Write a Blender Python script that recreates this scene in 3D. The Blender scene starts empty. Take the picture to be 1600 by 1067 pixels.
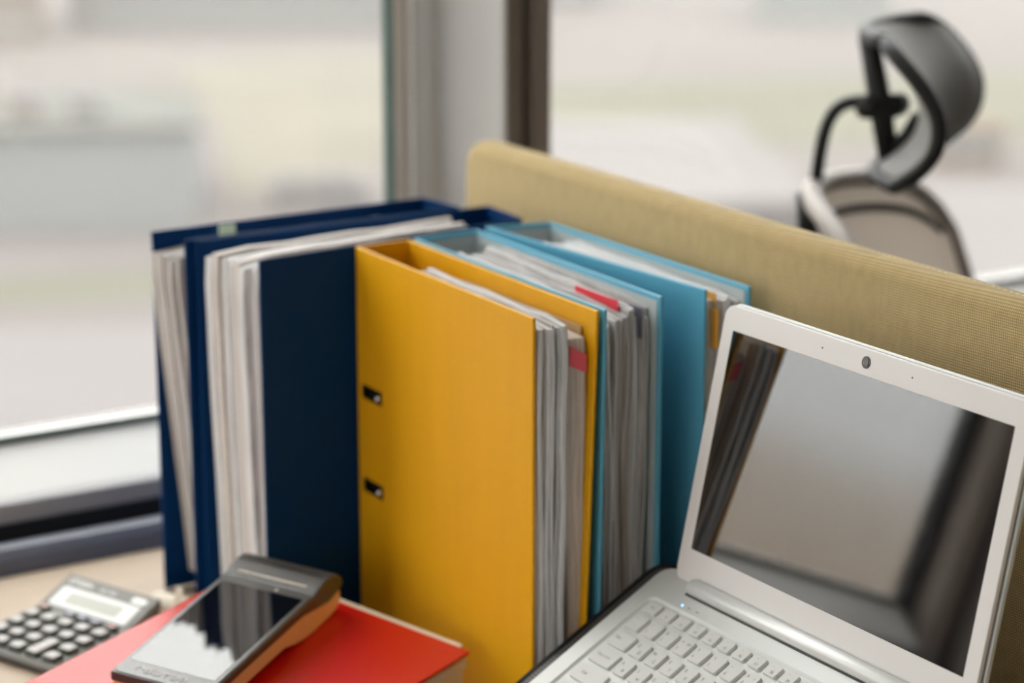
import bpy, bmesh, math, random
from mathutils import Vector, Matrix
random.seed(7)
R = math.radians
sc = bpy.context.scene
col = sc.collection

# ------------------------------------------------------------------ camera
cd = bpy.data.cameras.new('camera')
cam = bpy.data.objects.new('camera', cd)
col.objects.link(cam)
cd.sensor_width = 36.0
cd.lens = 85.0
cd.clip_start = 0.02
cd.clip_end = 12000
cam.location = (0, 0, 0.729)
cam.rotation_euler = (R(90 - 14.314), 0, R(-32))
cd.dof.use_dof = True
cd.dof.focus_distance = 1.60
cd.dof.aperture_fstop = 3.8
sc.camera = cam

# ------------------------------------------------------------------ overcast sky
SKY = 7.9
FILL = 1.5          # strength of the added fill panels on the ceiling
w = bpy.data.worlds.new('overcast_sky')
sc.world = w
w.use_nodes = True
nt = w.node_tree
nt.nodes.clear()
o_ = nt.nodes.new('ShaderNodeOutputWorld')
bg = nt.nodes.new('ShaderNodeBackground')
tc = nt.nodes.new('ShaderNodeTexCoord')
sx = nt.nodes.new('ShaderNodeSeparateXYZ')
mr = nt.nodes.new('ShaderNodeMapRange')
mr.inputs['From Min'].default_value = 0.0
mr.inputs['From Max'].default_value = 1.0
mr.inputs['To Min'].default_value = SKY * 0.36
mr.inputs['To Max'].default_value = SKY
nt.links.new(tc.outputs['Generated'], sx.inputs[0])
nt.links.new(sx.outputs['Z'], mr.inputs['Value'])
nt.links.new(mr.outputs['Result'], bg.inputs['Strength'])
bg.inputs['Color'].default_value = (1.0, 0.972, 0.955, 1)
nt.links.new(bg.outputs[0], o_.inputs[0])

sc.view_settings.view_transform = 'Standard'
sc.view_settings.look = 'None'
sc.view_settings.gamma = 1
sc.view_settings.use_curve_mapping = False
sc.view_settings.exposure = -0.12
sc.cycles.use_denoising = True
sc.cycles.max_bounces = 10
sc.cycles.diffuse_bounces = 6
sc.cycles.transparent_max_bounces = 12
sc.cycles.sample_clamp_indirect = 8

# ------------------------------------------------------------------ materials
M = {}
def mat(name, color, rough=0.5, metal=0.0, spec=0.5, ior=None, noise=None, bump=None, coat=0.0, sheen=0.0):
    """noise=(scale, amount, stretch xyz) colour variation; bump=(scale, strength, stretch)"""
    m = bpy.data.materials.new(name)
    m.use_nodes = True
    t = m.node_tree
    b = t.nodes['Principled BSDF']
    b.inputs['Base Color'].default_value = (*color, 1)
    b.inputs['Roughness'].default_value = rough
    b.inputs['Metallic'].default_value = metal
    b.inputs['Specular IOR Level'].default_value = spec
    if ior: b.inputs['IOR'].default_value = ior
    if coat: b.inputs['Coat Weight'].default_value = coat
    if sheen:
        b.inputs['Sheen Weight'].default_value = sheen
    def coords(stretch):
        c = t.nodes.new('ShaderNodeTexCoord')
        mp = t.nodes.new('ShaderNodeMapping')
        mp.inputs['Scale'].default_value = stretch
        t.links.new(c.outputs['Object'], mp.inputs['Vector'])
        return mp.outputs['Vector']
    if noise:
        s, amt, st = noise
        n = t.nodes.new('ShaderNodeTexNoise')
        n.inputs['Scale'].default_value = s
        n.inputs['Detail'].default_value = 4
        t.links.new(coords(st), n.inputs['Vector'])
        mx = t.nodes.new('ShaderNodeMix')
        mx.data_type = 'RGBA'
        mx.inputs['A'].default_value = (*[max(0, c * (1 - amt)) for c in color], 1)
        mx.inputs['B'].default_value = (*[min(1, c * (1 + amt)) for c in color], 1)
        t.links.new(n.outputs['Fac'], mx.inputs['Factor'])
        t.links.new(mx.outputs['Result'], b.inputs['Base Color'])
    if bump:
        s, stg, st = bump
        n = t.nodes.new('ShaderNodeTexNoise')
        n.inputs['Scale'].default_value = s
        n.inputs['Detail'].default_value = 3
        t.links.new(coords(st), n.inputs['Vector'])
        bp = t.nodes.new('ShaderNodeBump')
        bp.inputs['Strength'].default_value = stg
        bp.inputs['Distance'].default_value = 0.001
        t.links.new(n.outputs['Fac'], bp.inputs['Height'])
        t.links.new(bp.outputs['Normal'], b.inputs['Normal'])
    M[name] = m
    return m

mat('yellow_card', (0.74, 0.365, 0.003), 0.42, spec=0.35, noise=(60, 0.06, (1, 1, 0.12)), bump=(900, 0.12, (1, 1, 0.15)))
mat('navy_card', (0.001, 0.033, 0.125), 0.55, spec=0.12, bump=(900, 0.1, (1, 1, 1)))
mat('light_blue_card', (0.115, 0.40, 0.56), 0.4, spec=0.4, bump=(900, 0.08, (1, 1, 1)))
mat('grey_lining', (0.45, 0.50, 0.50), 0.6)
mat('eyelet_metal', (0.10, 0.09, 0.08), 0.3, metal=1.0)
mat('chrome', (0.75, 0.73, 0.70), 0.18, metal=1.0)
mat('brown_card', (0.50, 0.33, 0.15), 0.7)
mat('pink_marker', (0.85, 0.13, 0.17), 0.6)
mat('red_tab', (0.75, 0.03, 0.05), 0.5)
mat('orange_tab', (0.85, 0.42, 0.06), 0.5)
mat('green_tab', (0.68, 0.84, 0.62), 0.6)
mat('sleeve_plastic', (0.78, 0.80, 0.83), 0.22, spec=0.5)
mat('red_cover', (0.62, 0.008, 0.002), 0.27, spec=0.6, bump=(700, 0.06, (1, 1, 1)))
mat('cream_paper', (0.78, 0.70, 0.56), 0.7, bump=(40, 0.3, (1, 1, 60)))
mat('desk_wood', (0.43, 0.335, 0.245), 0.5, noise=(6, 0.14, (1, 14, 1)))
mat('desk_metal', (0.12, 0.12, 0.13), 0.4, metal=0.6)
mat('white_frame', (0.90, 0.90, 0.88), 0.35)
mat('beige_bead', (0.50, 0.44, 0.38), 0.5)
mat('gasket', (0.06, 0.10, 0.085), 0.6)
mat('brown_mullion', (0.27, 0.225, 0.19), 0.45, spec=0.4)
mat('bronze_trim', (0.42, 0.36, 0.31), 0.45)
mat('black_trim_gap', (0.008, 0.009, 0.010), 0.6)  # black trim faces, also painted shade in the sill gap and binder slots
mat('slate_trim', (0.115, 0.125, 0.165), 0.38, spec=0.5)
mat('grey_alu', (0.33, 0.33, 0.35), 0.38, metal=0.2)
mat('wall_paint', (0.40, 0.38, 0.36), 0.8, bump=(300, 0.1, (1, 1, 1)))
mat('pier_paint', (0.62, 0.60, 0.60), 0.8)
mat('ceiling_paint', (0.66, 0.65, 0.63), 0.85)
mat('carpet', (0.20, 0.19, 0.18), 0.95, noise=(90, 0.3, (1, 1, 1)))
mat('laptop_white', (0.72, 0.70, 0.685), 0.32, spec=0.45)
mat('laptop_silver', (0.62, 0.635, 0.62), 0.50, metal=0.25, spec=0.5)
mat('laptop_key', (0.63, 0.63, 0.61), 0.42, spec=0.4)
mat('key_legend', (0.22, 0.23, 0.22), 0.6)
mat('hinge_silver', (0.74, 0.75, 0.74), 0.42, metal=0.35)
mat('screen_black', (0.004, 0.004, 0.005), 0.035, spec=0.5, ior=2.5)
mat('lens_black', (0.10, 0.095, 0.09), 0.25, ior=1.6)
mat('lens_ring', (0.07, 0.065, 0.06), 0.35, metal=0.3)
mat('stand_black', (0.006, 0.007, 0.008), 0.5, spec=0.2)
mat('terminal_dark', (0.050, 0.046, 0.042), 0.36, spec=0.6)
mat('terminal_black', (0.006, 0.006, 0.006), 0.3)
mat('terminal_bezel', (0.085, 0.082, 0.078), 0.28, spec=0.5, ior=1.8)
mat('terminal_glass', (0.004, 0.004, 0.005), 0.03, ior=2.1)
mat('terminal_body', (0.82, 0.56, 0.25), 0.42)  # cream plastic with orange bounce off binder and book put into its colour
mat('terminal_text', (0.60, 0.59, 0.58), 0.5)
mat('slit_cream', (0.75, 0.68, 0.60), 0.5)
mat('calc_body', (0.125, 0.12, 0.105), 0.45)
mat('calc_base', (0.035, 0.034, 0.03), 0.5)
mat('calc_key', (0.055, 0.058, 0.05), 0.38, spec=0.6)
mat('calc_key_top', (0.38, 0.355, 0.34), 0.4)
mat('calc_key_blue', (0.36, 0.36, 0.52), 0.4)
mat('calc_key_red', (0.52, 0.22, 0.19), 0.4)
mat('calc_frame', (0.66, 0.68, 0.66), 0.3)
mat('calc_lcd', (0.40, 0.41, 0.36), 0.45)
mat('white_print', (0.85, 0.85, 0.82), 0.5)
mat('receipt_paper', (0.84, 0.76, 0.64), 0.7)
mat('chair_mesh', (0.66, 0.61, 0.56), 0.75, sheen=0.3, noise=(260, 0.35, (1, 1, 3)))
mat('chair_frame', (0.40, 0.36, 0.33), 0.45)
mat('chair_pad', (0.20, 0.195, 0.185), 0.6, sheen=0.25)
mat('chair_black', (0.010, 0.011, 0.011), 0.5, spec=0.35)
mat('chair_seat', (0.07, 0.068, 0.065), 0.8)
mat('stitch_thread', (0.72, 0.62, 0.36), 0.8)
mat('chain_bead', (0.62, 0.58, 0.52), 0.4)

def emis(name, color, strength):
    m = bpy.data.materials.new(name); m.use_nodes = True
    b = m.node_tree.nodes['Principled BSDF']
    b.inputs['Base Color'].default_value = (*color, 1)
    b.inputs['Emission Color'].default_value = (*color, 1)
    b.inputs['Emission Strength'].default_value = strength
    M[name] = m
def translucent(name, color, fac):
    t = M[name].node_tree
    b = t.nodes['Principled BSDF']; out = [n for n in t.nodes if n.type == 'OUTPUT_MATERIAL'][0]
    tr = t.nodes.new('ShaderNodeBsdfTranslucent'); tr.inputs[0].default_value = (*color, 1)
    mx = t.nodes.new('ShaderNodeMixShader'); mx.inputs[0].default_value = fac
    t.links.new(b.outputs[0], mx.inputs[1]); t.links.new(tr.outputs[0], mx.inputs[2]); t.links.new(mx.outputs[0], out.inputs['Surface'])
translucent('chair_mesh', (0.85, 0.79, 0.73), 0.5)
emis('blue_led', (0.25, 0.55, 1.0), 3.0)

def paper_mat(name, color):
    """paper edges: fine lines that run along each sheet (UV.x counts across the sheets)"""
    m = bpy.data.materials.new(name); m.use_nodes = True
    t = m.node_tree; b = t.nodes['Principled BSDF']
    b.inputs['Roughness'].default_value = 0.6
    b.inputs['Specular IOR Level'].default_value = 0.3
    uv = t.nodes.new('ShaderNodeUVMap')
    mp = t.nodes.new('ShaderNodeMapping'); mp.inputs['Scale'].default_value = (1.0, 0.25, 1)
    n = t.nodes.new('ShaderNodeTexNoise'); n.inputs['Scale'].default_value = 7; n.inputs['Detail'].default_value = 6; n.inputs['Roughness'].default_value = 0.7
    t.links.new(uv.outputs[0], mp.inputs[0]); t.links.new(mp.outputs[0], n.inputs['Vector'])
    mx = t.nodes.new('ShaderNodeValToRGB')
    mx.color_ramp.elements[0].position = 0.30
    mx.color_ramp.elements[1].position = 0.62
    mx.color_ramp.elements[0].color = (*[c * 0.50 for c in color], 1)
    mx.color_ramp.elements[1].color = (*color, 1)
    t.links.new(n.outputs['Fac'], mx.inputs[0]); t.links.new(mx.outputs[0], b.inputs['Base Color'])
    bp = t.nodes.new('ShaderNodeBump'); bp.inputs['Strength'].default_value = 0.5; bp.inputs['Distance'].default_value = 0.0015
    t.links.new(n.outputs['Fac'], bp.inputs['Height']); t.links.new(bp.outputs['Normal'], b.inputs['Normal'])
    M[name] = m
paper_mat('paper_white', (0.86, 0.855, 0.86))
paper_mat('paper_grey', (0.63, 0.60, 0.585))
paper_mat('paper_warm', (0.74, 0.68, 0.63))

def fabric_mat(name, c1, c2, scale):
    m = bpy.data.materials.new(name); m.use_nodes = True
    t = m.node_tree; b = t.nodes['Principled BSDF']
    b.inputs['Roughness'].default_value = 0.9; b.inputs['Specular IOR Level'].default_value = 0.2
    b.inputs['Sheen Weight'].default_value = 0.25
    c = t.nodes.new('ShaderNodeTexCoord')
    outs = []
    for st in ((0, 1, 0.03), (0, 0.03, 1)):
        mp = t.nodes.new('ShaderNodeMapping'); mp.inputs['Scale'].default_value = st
        t.links.new(c.outputs['Object'], mp.inputs[0])
        wv = t.nodes.new('ShaderNodeTexWave'); wv.bands_direction = 'DIAGONAL'
        wv.inputs['Scale'].default_value = scale; wv.inputs['Distortion'].default_value = 2.0; wv.inputs['Detail'].default_value = 2; wv.inputs['Detail Scale'].default_value = 0.4
        t.links.new(mp.outputs[0], wv.inputs[0]); outs.append(wv.outputs['Fac'])
    mm = t.nodes.new('ShaderNodeMath'); mm.operation = 'MULTIPLY'
    t.links.new(outs[0], mm.inputs[0]); t.links.new(outs[1], mm.inputs[1])
    n = t.nodes.new('ShaderNodeTexNoise'); n.inputs['Scale'].default_value = 60; n.inputs['Detail'].default_value = 6
    mp = t.nodes.new('ShaderNodeMapping'); mp.inputs['Scale'].default_value = (1, 2.2, 1)
    t.links.new(c.outputs['Object'], mp.inputs[0]); t.links.new(mp.outputs[0], n.inputs['Vector'])
    ad = t.nodes.new('ShaderNodeMath'); ad.operation = 'MULTIPLY_ADD'; ad.inputs[1].default_value = 0.95
    t.links.new(mm.outputs[0], ad.inputs[0]); 
    sb = t.nodes.new('ShaderNodeMath'); sb.operation = 'MULTIPLY'; sb.inputs[1].default_value = 0.40
    t.links.new(n.outputs['Fac'], sb.inputs[0]); t.links.new(sb.outputs[0], ad.inputs[2])
    mx = t.nodes.new('ShaderNodeMix'); mx.data_type = 'RGBA'
    mx.inputs['A'].default_value = (*c1, 1); mx.inputs['B'].default_value = (*c2, 1)
    t.links.new(ad.outputs[0], mx.inputs['Factor']); t.links.new(mx.outputs['Result'], b.inputs['Base Color'])
    bp = t.nodes.new('ShaderNodeBump'); bp.inputs['Strength'].default_value = 0.5; bp.inputs['Distance'].default_value = 0.001
    t.links.new(mm.outputs[0], bp.inputs['Height']); t.links.new(bp.outputs['Normal'], b.inputs['Normal'])
    M[name] = m
fabric_mat('olive_fabric', (0.30, 0.212, 0.080), (0.66, 0.50, 0.245), 330)

def perforated_mat(name):
    m = bpy.data.materials.new(name); m.use_nodes = True
    t = m.node_tree; b = t.nodes['Principled BSDF']
    b.inputs['Roughness'].default_value = 0.4
    c = t.nodes.new('ShaderNodeTexCoord')
    v = t.nodes.new('ShaderNodeTexVoronoi'); v.inputs['Scale'].default_value = 330; v.inputs['Randomness'].default_value = 0.0
    v.voronoi_dimensions = '2D'
    t.links.new(c.outputs['Object'], v.inputs['Vector'])
    r = t.nodes.new('ShaderNodeValToRGB')
    r.color_ramp.elements[0].position = 0.36; r.color_ramp.elements[0].color = (0.002, 0.002, 0.002, 1)
    r.color_ramp.elements[1].position = 0.44; r.color_ramp.elements[1].color = (0.10, 0.092, 0.085, 1)
    t.links.new(v.outputs['Distance'], r.inputs[0]); t.links.new(r.outputs[0], b.inputs['Base Color'])
    M[name] = m
perforated_mat('perforated_metal')

def glass_mat():
    m = bpy.data.materials.new('window_glass'); m.use_nodes = True
    t = m.node_tree; t.nodes.clear()
    out = t.nodes.new('ShaderNodeOutputMaterial')
    tr = t.nodes.new('ShaderNodeBsdfTransparent'); tr.inputs[0].default_value = (0.97, 0.985, 0.975, 1)
    gl = t.nodes.new('ShaderNodeBsdfGlossy'); gl.inputs['Roughness'].default_value = 0.02
    fr = t.nodes.new('ShaderNodeFresnel')
    ge = t.nodes.new('ShaderNodeNewGeometry')
    io = t.nodes.new('ShaderNodeMapRange')        # same reflectance from inside and outside of the thin pane
    io.inputs['To Min'].default_value = 1.45; io.inputs['To Max'].default_value = 1 / 1.45
    t.links.new(ge.outputs['Backfacing'], io.inputs['Value']); t.links.new(io.outputs['Result'], fr.inputs[0])
    mx = t.nodes.new('ShaderNodeMixShader')
    t.links.new(fr.outputs[0], mx.inputs[0]); t.links.new(tr.outputs[0], mx.inputs[1]); t.links.new(gl.outputs[0], mx.inputs[2])
    t.links.new(mx.outputs[0], out.inputs[0])
    M['window_glass'] = m
glass_mat()

# ------------------------------------------------------------------ mesh helpers
def link(name, bm, material, parent=None, smooth=False, loc=None, recalc=True):
    if recalc:
        bmesh.ops.recalc_face_normals(bm, faces=bm.faces[:])
    me = bpy.data.meshes.new(name)
    bm.to_mesh(me); bm.free()
    mats = material if isinstance(material, (list, tuple)) else [material]
    for mm in mats:
        me.materials.append(M[mm] if isinstance(mm, str) else mm)
    if smooth:
        for p in me.polygons: p.use_smooth = True
    ob = bpy.data.objects.new(name, me)
    col.objects.link(ob)
    if parent: ob.parent = parent
    if loc: ob.location = loc
    return ob

def tag(o, label=None, cat=None, group=None, kind=None):
    if label: o['label'] = label
    if cat: o['category'] = cat
    if group: o['group'] = group
    if kind: o['kind'] = kind
    return o

def empty(name, loc, rz=0.0, label=None, cat=None, group=None):
    e = bpy.data.objects.new(name, None)
    e.empty_display_size = 0.05
    col.objects.link(e)
    e.location = loc; e.rotation_euler = (0, 0, rz)
    return tag(e, label, cat, group)

def box(bm, x0, x1, y0, y1, z0, z1, bev=0.0, seg=2, mtx=None):
    vs = [bm.verts.new((x, y, z)) for x in (x0, x1) for y in (y0, y1) for z in (z0, z1)]
    fs = [(0, 1, 3, 2), (4, 6, 7, 5), (0, 4, 5, 1), (2, 3, 7, 6), (0, 2, 6, 4), (1, 5, 7, 3)]
    faces = [bm.faces.new([vs[i] for i in f]) for f in fs]
    if mtx is not None:
        bmesh.ops.transform(bm, matrix=mtx, verts=vs)
    if bev > 0:
        ed = list({e for f in faces for e in f.edges})
        bmesh.ops.bevel(bm, geom=ed, offset=bev, segments=seg, profile=0.5, affect='EDGES')
    return bm

def bx(name, dims, material, parent=None, bev=0.0, seg=2, mtx=None, smooth=False):
    bm = bmesh.new(); box(bm, *dims, bev=bev, seg=seg, mtx=mtx)
    return link(name, bm, material, parent, smooth)

def rrect(hx0, hx1, hy0, hy1, r, n=6):
    """rounded rectangle loop (counter-clockwise)"""
    pts = []
    for cx, cy, a0 in ((hx1 - r, hy1 - r, 0), (hx0 + r, hy1 - r, 90), (hx0 + r, hy0 + r, 180), (hx1 - r, hy0 + r, 270)):
        for i in range(n + 1):
            a = R(a0 + 90 * i / n)
            pts.append((cx + r * math.cos(a), cy + r * math.sin(a)))
    return pts

def prism(bm, pts, z0, z1, bev=0.0, seg=2, mtx=None):
    """extrude a 2-D loop between two heights"""
    lo = [bm.verts.new((x, y, z0)) for x, y in pts]
    hi = [bm.verts.new((x, y, z1)) for x, y in pts]
    n = len(pts)
    ft = bm.faces.new(hi); fb = bm.faces.new(lo[::-1])
    for i in range(n):
        bm.faces.new((lo[i], lo[(i + 1) % n], hi[(i + 1) % n], hi[i]))
    if mtx is not None:
        bmesh.ops.transform(bm, matrix=mtx, verts=lo + hi)
    if bev > 0:
        ed = list(ft.edges) + list(fb.edges)
        bmesh.ops.bevel(bm, geom=ed, offset=bev, segments=seg, profile=0.5, affect='EDGES')
    return bm

def loft(bm, loops, closed=True, cap=True):
    rows = [[bm.verts.new(p) for p in lp] for lp in loops]
    n = len(rows[0])
    for a, b in zip(rows[:-1], rows[1:]):
        for i in range(n if closed else n - 1):
            j = (i + 1) % n
            bm.faces.new((a[i], a[j], b[j], b[i]))
    if cap and closed:
        bm.faces.new(rows[0][::-1]); bm.faces.new(rows[-1])
    return rows

def tube(bm, pts, rad, seg=10, cap=True):
    pts = [Vector(p) for p in pts]
    rads = rad if isinstance(rad, (list, tuple)) else [rad] * len(pts)
    loops = []
    up = Vector((0, 0, 1))
    prev = None
    for i, p in enumerate(pts):
        d = (pts[min(i + 1, len(pts) - 1)] - pts[max(i - 1, 0)]).normalized()
        if prev is None:
            a = d.cross(up)
            if a.length < 1e-3: a = d.cross(Vector((1, 0, 0)))
        else:
            a = prev - d * prev.dot(d)
        a.normalize(); b = d.cross(a); prev = a
        loops.append([p + (a * math.cos(t) + b * math.sin(t)) * rads[i] for t in [2 * math.pi * k / seg for k in range(seg)]])
    loft(bm, loops, True, cap)
    return bm

def smooth_path(pts, n=8):
    """Catmull-Rom through points"""
    P = [Vector(p) for p in pts]
    P = [P[0] * 2 - P[1]] + P + [P[-1] * 2 - P[-2]]
    out = []
    for i in range(1, len(P) - 2):
        for k in range(n):
            t = k / n
            a, b, c, d = P[i - 1], P[i], P[i + 1], P[i + 2]
            out.append(0.5 * ((2 * b) + (c - a) * t + (2 * a - 5 * b + 4 * c - d) * t * t + (3 * b - a - 3 * c + d) * t ** 3))
    out.append(P[-2])
    return out

def cyl(bm, x, y, z0, z1, r, seg=20, bev=0.0, r1=None):
    prism_pts = [(x + r * math.cos(2 * math.pi * i / seg), y + r * math.sin(2 * math.pi * i / seg)) for i in range(seg)]
    if r1 is None:
        return prism(bm, prism_pts, z0, z1, bev)
    top = [(x + r1 * math.cos(2 * math.pi * i / seg), y + r1 * math.sin(2 * math.pi * i / seg), z1) for i in range(seg)]
    loft(bm, [[(a, b, z0) for a, b in prism_pts], top])
    return bm

_tex = {}
def text_mesh(body, size, align='CENTER', bold=0.0):
    key = (body, size, align, bold)
    if key in _tex: return _tex[key]
    cu = bpy.data.curves.new('lettering', 'FONT')
    cu.body = body; cu.size = size; cu.align_x = align; cu.align_y = 'CENTER'
    cu.resolution_u = 2; cu.offset = bold
    ob = bpy.data.objects.new('lettering', cu)
    col.objects.link(ob)
    dg = bpy.context.evaluated_depsgraph_get()
    me = bpy.data.meshes.new_from_object(ob.evaluated_get(dg))
    bpy.data.objects.remove(ob); bpy.data.curves.remove(cu)
    _tex[key] = me
    return me

def text(name, body, size, mtx, material, parent, align='CENTER', bold=0.0):
    me = text_mesh(body, size, align, bold).copy()
    me.transform(mtx)
    me.materials.clear(); me.materials.append(M[material])
    ob = bpy.data.objects.new(name, me); col.objects.link(ob); ob.parent = parent
    return ob

# ================================================================== SETTING
FZ = -0.75
bx('floor', (-3.4, 5.2, -3.7, 2.25, FZ - 0.1, FZ), 'carpet')['kind'] = 'structure'
bx('ceiling', (-3.4, 5.2, -3.7, 2.25, 1.95, 2.05), 'ceiling_paint')['kind'] = 'structure'
bm = bmesh.new()
box(bm, -3.5, -3.4, -3.7, 2.25, FZ, 0.05)
box(bm, -3.5, -3.4, -3.7, 2.25, 1.80, 1.95)
box(bm, -3.5, -3.4, -3.7, -2.9, 0.05, 1.80)
box(bm, -3.5, -3.4, 1.6, 2.25, 0.05, 1.80)
link('wall_left', bm, 'wall_paint')['kind'] = 'structure'
bx('wall_right', (5.2, 5.3, -3.7, 2.25, FZ, 1.95), 'wall_paint')['kind'] = 'structure'
bx('wall_back', (-3.4, 5.2, -3.8, -3.7, FZ, 1.95), 'wall_paint')['kind'] = 'structure'
# window wall: parapet, lintel, piers
bm = bmesh.new()
box(bm, -3.4, 5.2, 2.035, 2.25, FZ, 0.0)
box(bm, -3.4, 5.2, 2.035, 2.25, 1.80, 1.95)
box(bm, -3.4, -2.7, 2.035, 2.25, 0.0, 1.80)
box(bm, 3.7, 5.2, 2.035, 2.25, 0.0, 1.80)
link('wall_window', bm, 'wall_paint')['kind'] = 'structure'
pier = bx('wall_pier', (-0.62, -0.0245, 2.0, 2.085, 0.0, 1.80), 'pier_paint'); pier['kind'] = 'structure'

def window(name, x0, x1, stile_l, stile_r, frame='white_frame'):
    root = empty(name, (0, 0, 0)); root['kind'] = 'structure'
    # sloped bottom rail
    prof = [(2.004, 0.049), (2.008, 0.0525), (2.060, 0.086), (2.0605, 0.0935), (2.0700, 0.0935), (2.0700, 0.0), (2.004, 0.0)]
    bm = bmesh.new(); loft(bm, [[(x, y, z) for y, z in prof] for x in (x0, x1)])
    link('bottom_rail', bm, frame, root)
    bx('glazing_bead', (x0, x1, 2.0585, 2.0655, 0.0862, 0.0925), 'gasket', root)
    bx('aluminium_sill', (x0, x1, 1.995, 2.0035, 0.031, 0.0505), 'grey_alu', root, bev=0.002)
    bx('outer_sill', (x0, x1, 2.0785, 2.12, 0.001, 0.060), 'grey_alu', root)
    bx('top_rail', (x0, x1, 2.02, 2.12, 1.74, 1.80), frame, root)
    bx('pane', (x0 + stile_l - 0.01, x1 - stile_r + 0.01, 2.071, 2.077, 0.095, 1.745), 'window_glass', root)
    return root

w1 = window('window_1', 0.038, 1.259, 0.01, 0.10)
# right stile of the left window (in view), with beads
bm = bmesh.new()          # inner stile, splayed so its face catches more window light
prism(bm, [(1.1810, 2.0840), (1.1810, 2.0700), (1.2030, 2.0640), (1.2395, 2.0010), (1.2440, 2.0010), (1.2585, 2.0280), (1.2585, 2.0840)], 0.0945, 1.74, bev=0.001)
link('stile', bm, 'white_frame', w1)
bx('stile', (1.161, 1.1805, 2.041, 2.084, 0.0995, 1.74), 'white_frame', w1, bev=0.003)
bx('glazing_bead', (1.1475, 1.1605, 2.045, 2.0705, 0.0995, 1.74), 'beige_bead', w1, bev=0.002)
bx('gasket', (1.1435, 1.1472, 2.052, 2.0705, 0.0995, 1.74), 'gasket', w1)
w2 = window('window_2', 1.315, 3.70, 0.0, 0.06)
bx('stile', (3.64, 3.70, 2.030, 2.12, 0.0995, 1.74), 'white_frame', w2)
w3 = window('window_3', -2.70, -0.62, 0.06, 0.06)
bx('stile', (-2.70, -2.64, 2.030, 2.12, 0.0995, 1.74), 'white_frame', w3)
bx('stile', (-0.68, -0.62, 2.030, 2.12, 0.0995, 1.74), 'white_frame', w3)

w4 = empty('added_window', (-3.45, -0.65, 0.05)); w4['kind'] = 'structure'  # unseen side window, added to let more daylight onto the desk
bx('pane', (-0.003, 0.003, -2.2, 2.2, 0.05, 1.70), 'window_glass', w4)
for yy in (-2.22, -0.75, 0.75, 2.22):
    bx('stile', (-0.04, 0.045, yy - 0.03, yy + 0.03, 0.0, 1.75), 'white_frame', w4)
for zz in (0.025, 1.725):
    bx('rail', (-0.04, 0.044, -2.25, 2.25, zz - 0.025, zz + 0.025), 'white_frame', w4)
# unseen glowing panels added on the ceiling to brighten the room
emis('fill_glow', (1.0, 0.93, 0.86), FILL)
li = 0
for ix, xx in enumerate((-2.4, -0.6, 1.2, 3.0)):
    for iy, yy in enumerate((-1.4, 1.0)):
        lt = empty('fill_panel', (xx, yy, 1.95), 0, 'unseen fill light panel added on the ceiling in the %s row from the windows, %s from the left wall' % (('second', 'nearest')[iy], ('first', 'second', 'third', 'fourth')[ix]), 'ceiling light', 'added fill light panels')
        bx('frame', (-0.31, 0.31, -0.31, 0.31, -0.012, -0.0005), 'white_frame', lt, bev=0.002)
        bx('diffuser', (-0.29, 0.29, -0.29, 0.29, -0.014, -0.0122), 'fill_glow', lt)

t1 = empty('trim_1', (1.287, 2.04, 0.0)); t1['kind'] = 'structure'
bx('mullion_face', (-0.0275, -0.0065, -0.011, 0.08, 0.0, 1.80), 'brown_mullion', t1, bev=0.0015)
bx('mullion_face', (0.0035, 0.0275, -0.011, 0.08, 0.0, 1.80), 'brown_mullion', t1, bev=0.0015)
bx('groove', (-0.0065, 0.0035, 0.012, 0.08, 0.0, 1.80), 'black_trim_gap', t1)
t2 = empty('trim_2', (0.012, 2.02, 0.0)); t2['kind'] = 'structure'
bx('mullion_face', (0.011, 0.0255, 0.034, 0.060, 0.0, 1.80), 'black_trim_gap', t2, bev=0.0015)
bx('mullion_face', (-0.018, 0.011, -0.006, 0.060, 0.0, 1.80), 'bronze_trim', t2, bev=0.0015)
bx('mullion_face', (-0.036, -0.018, 0.0, 0.060, 0.0, 1.80), 'black_trim_gap', t2, bev=0.0015)
# black strip standing in for shade in the sill gap, then the slate ledge
bx('sill_gap_shade', (-3.39, 5.19, 1.9965, 2.034, -0.20, 0.0305), 'black_trim_gap')['kind'] = 'structure'
bm = bmesh.new()
prof = [(1.949, -0.03), (1.949, 0.004), (1.951, 0.014), (1.957, 0.0215), (1.964, 0.0235), (1.972, 0.0225), (1.9765, 0.014), (1.9775, -0.03)]
loft(bm, [[(x, y, z) for y, z in prof] for x in (-3.39, 5.19)])
link('trim_4', bm, 'slate_trim', smooth=False)['kind'] = 'structure'

# roller blind bead chain
bm = bmesh.new()
for sx_ in (0.0, 0.0085):
    for i in range(150):
        zc = 0.11 + 0.0062 * i
        bmesh.ops.create_icosphere(bm, subdivisions=1, radius=0.0024, matrix=Matrix.Translation((sx_, 0, zc)))
    tube(bm, [(sx_, 0, 0.11), (sx_, 0, 1.70)], 0.0007, 5)
ch = link('blind_chain', bm, 'chain_bead', loc=(1.1535, 2.037, 0), smooth=True)
tag(ch, 'beaded roller blind chain hanging in front of the white window frame', 'chain')

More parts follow.
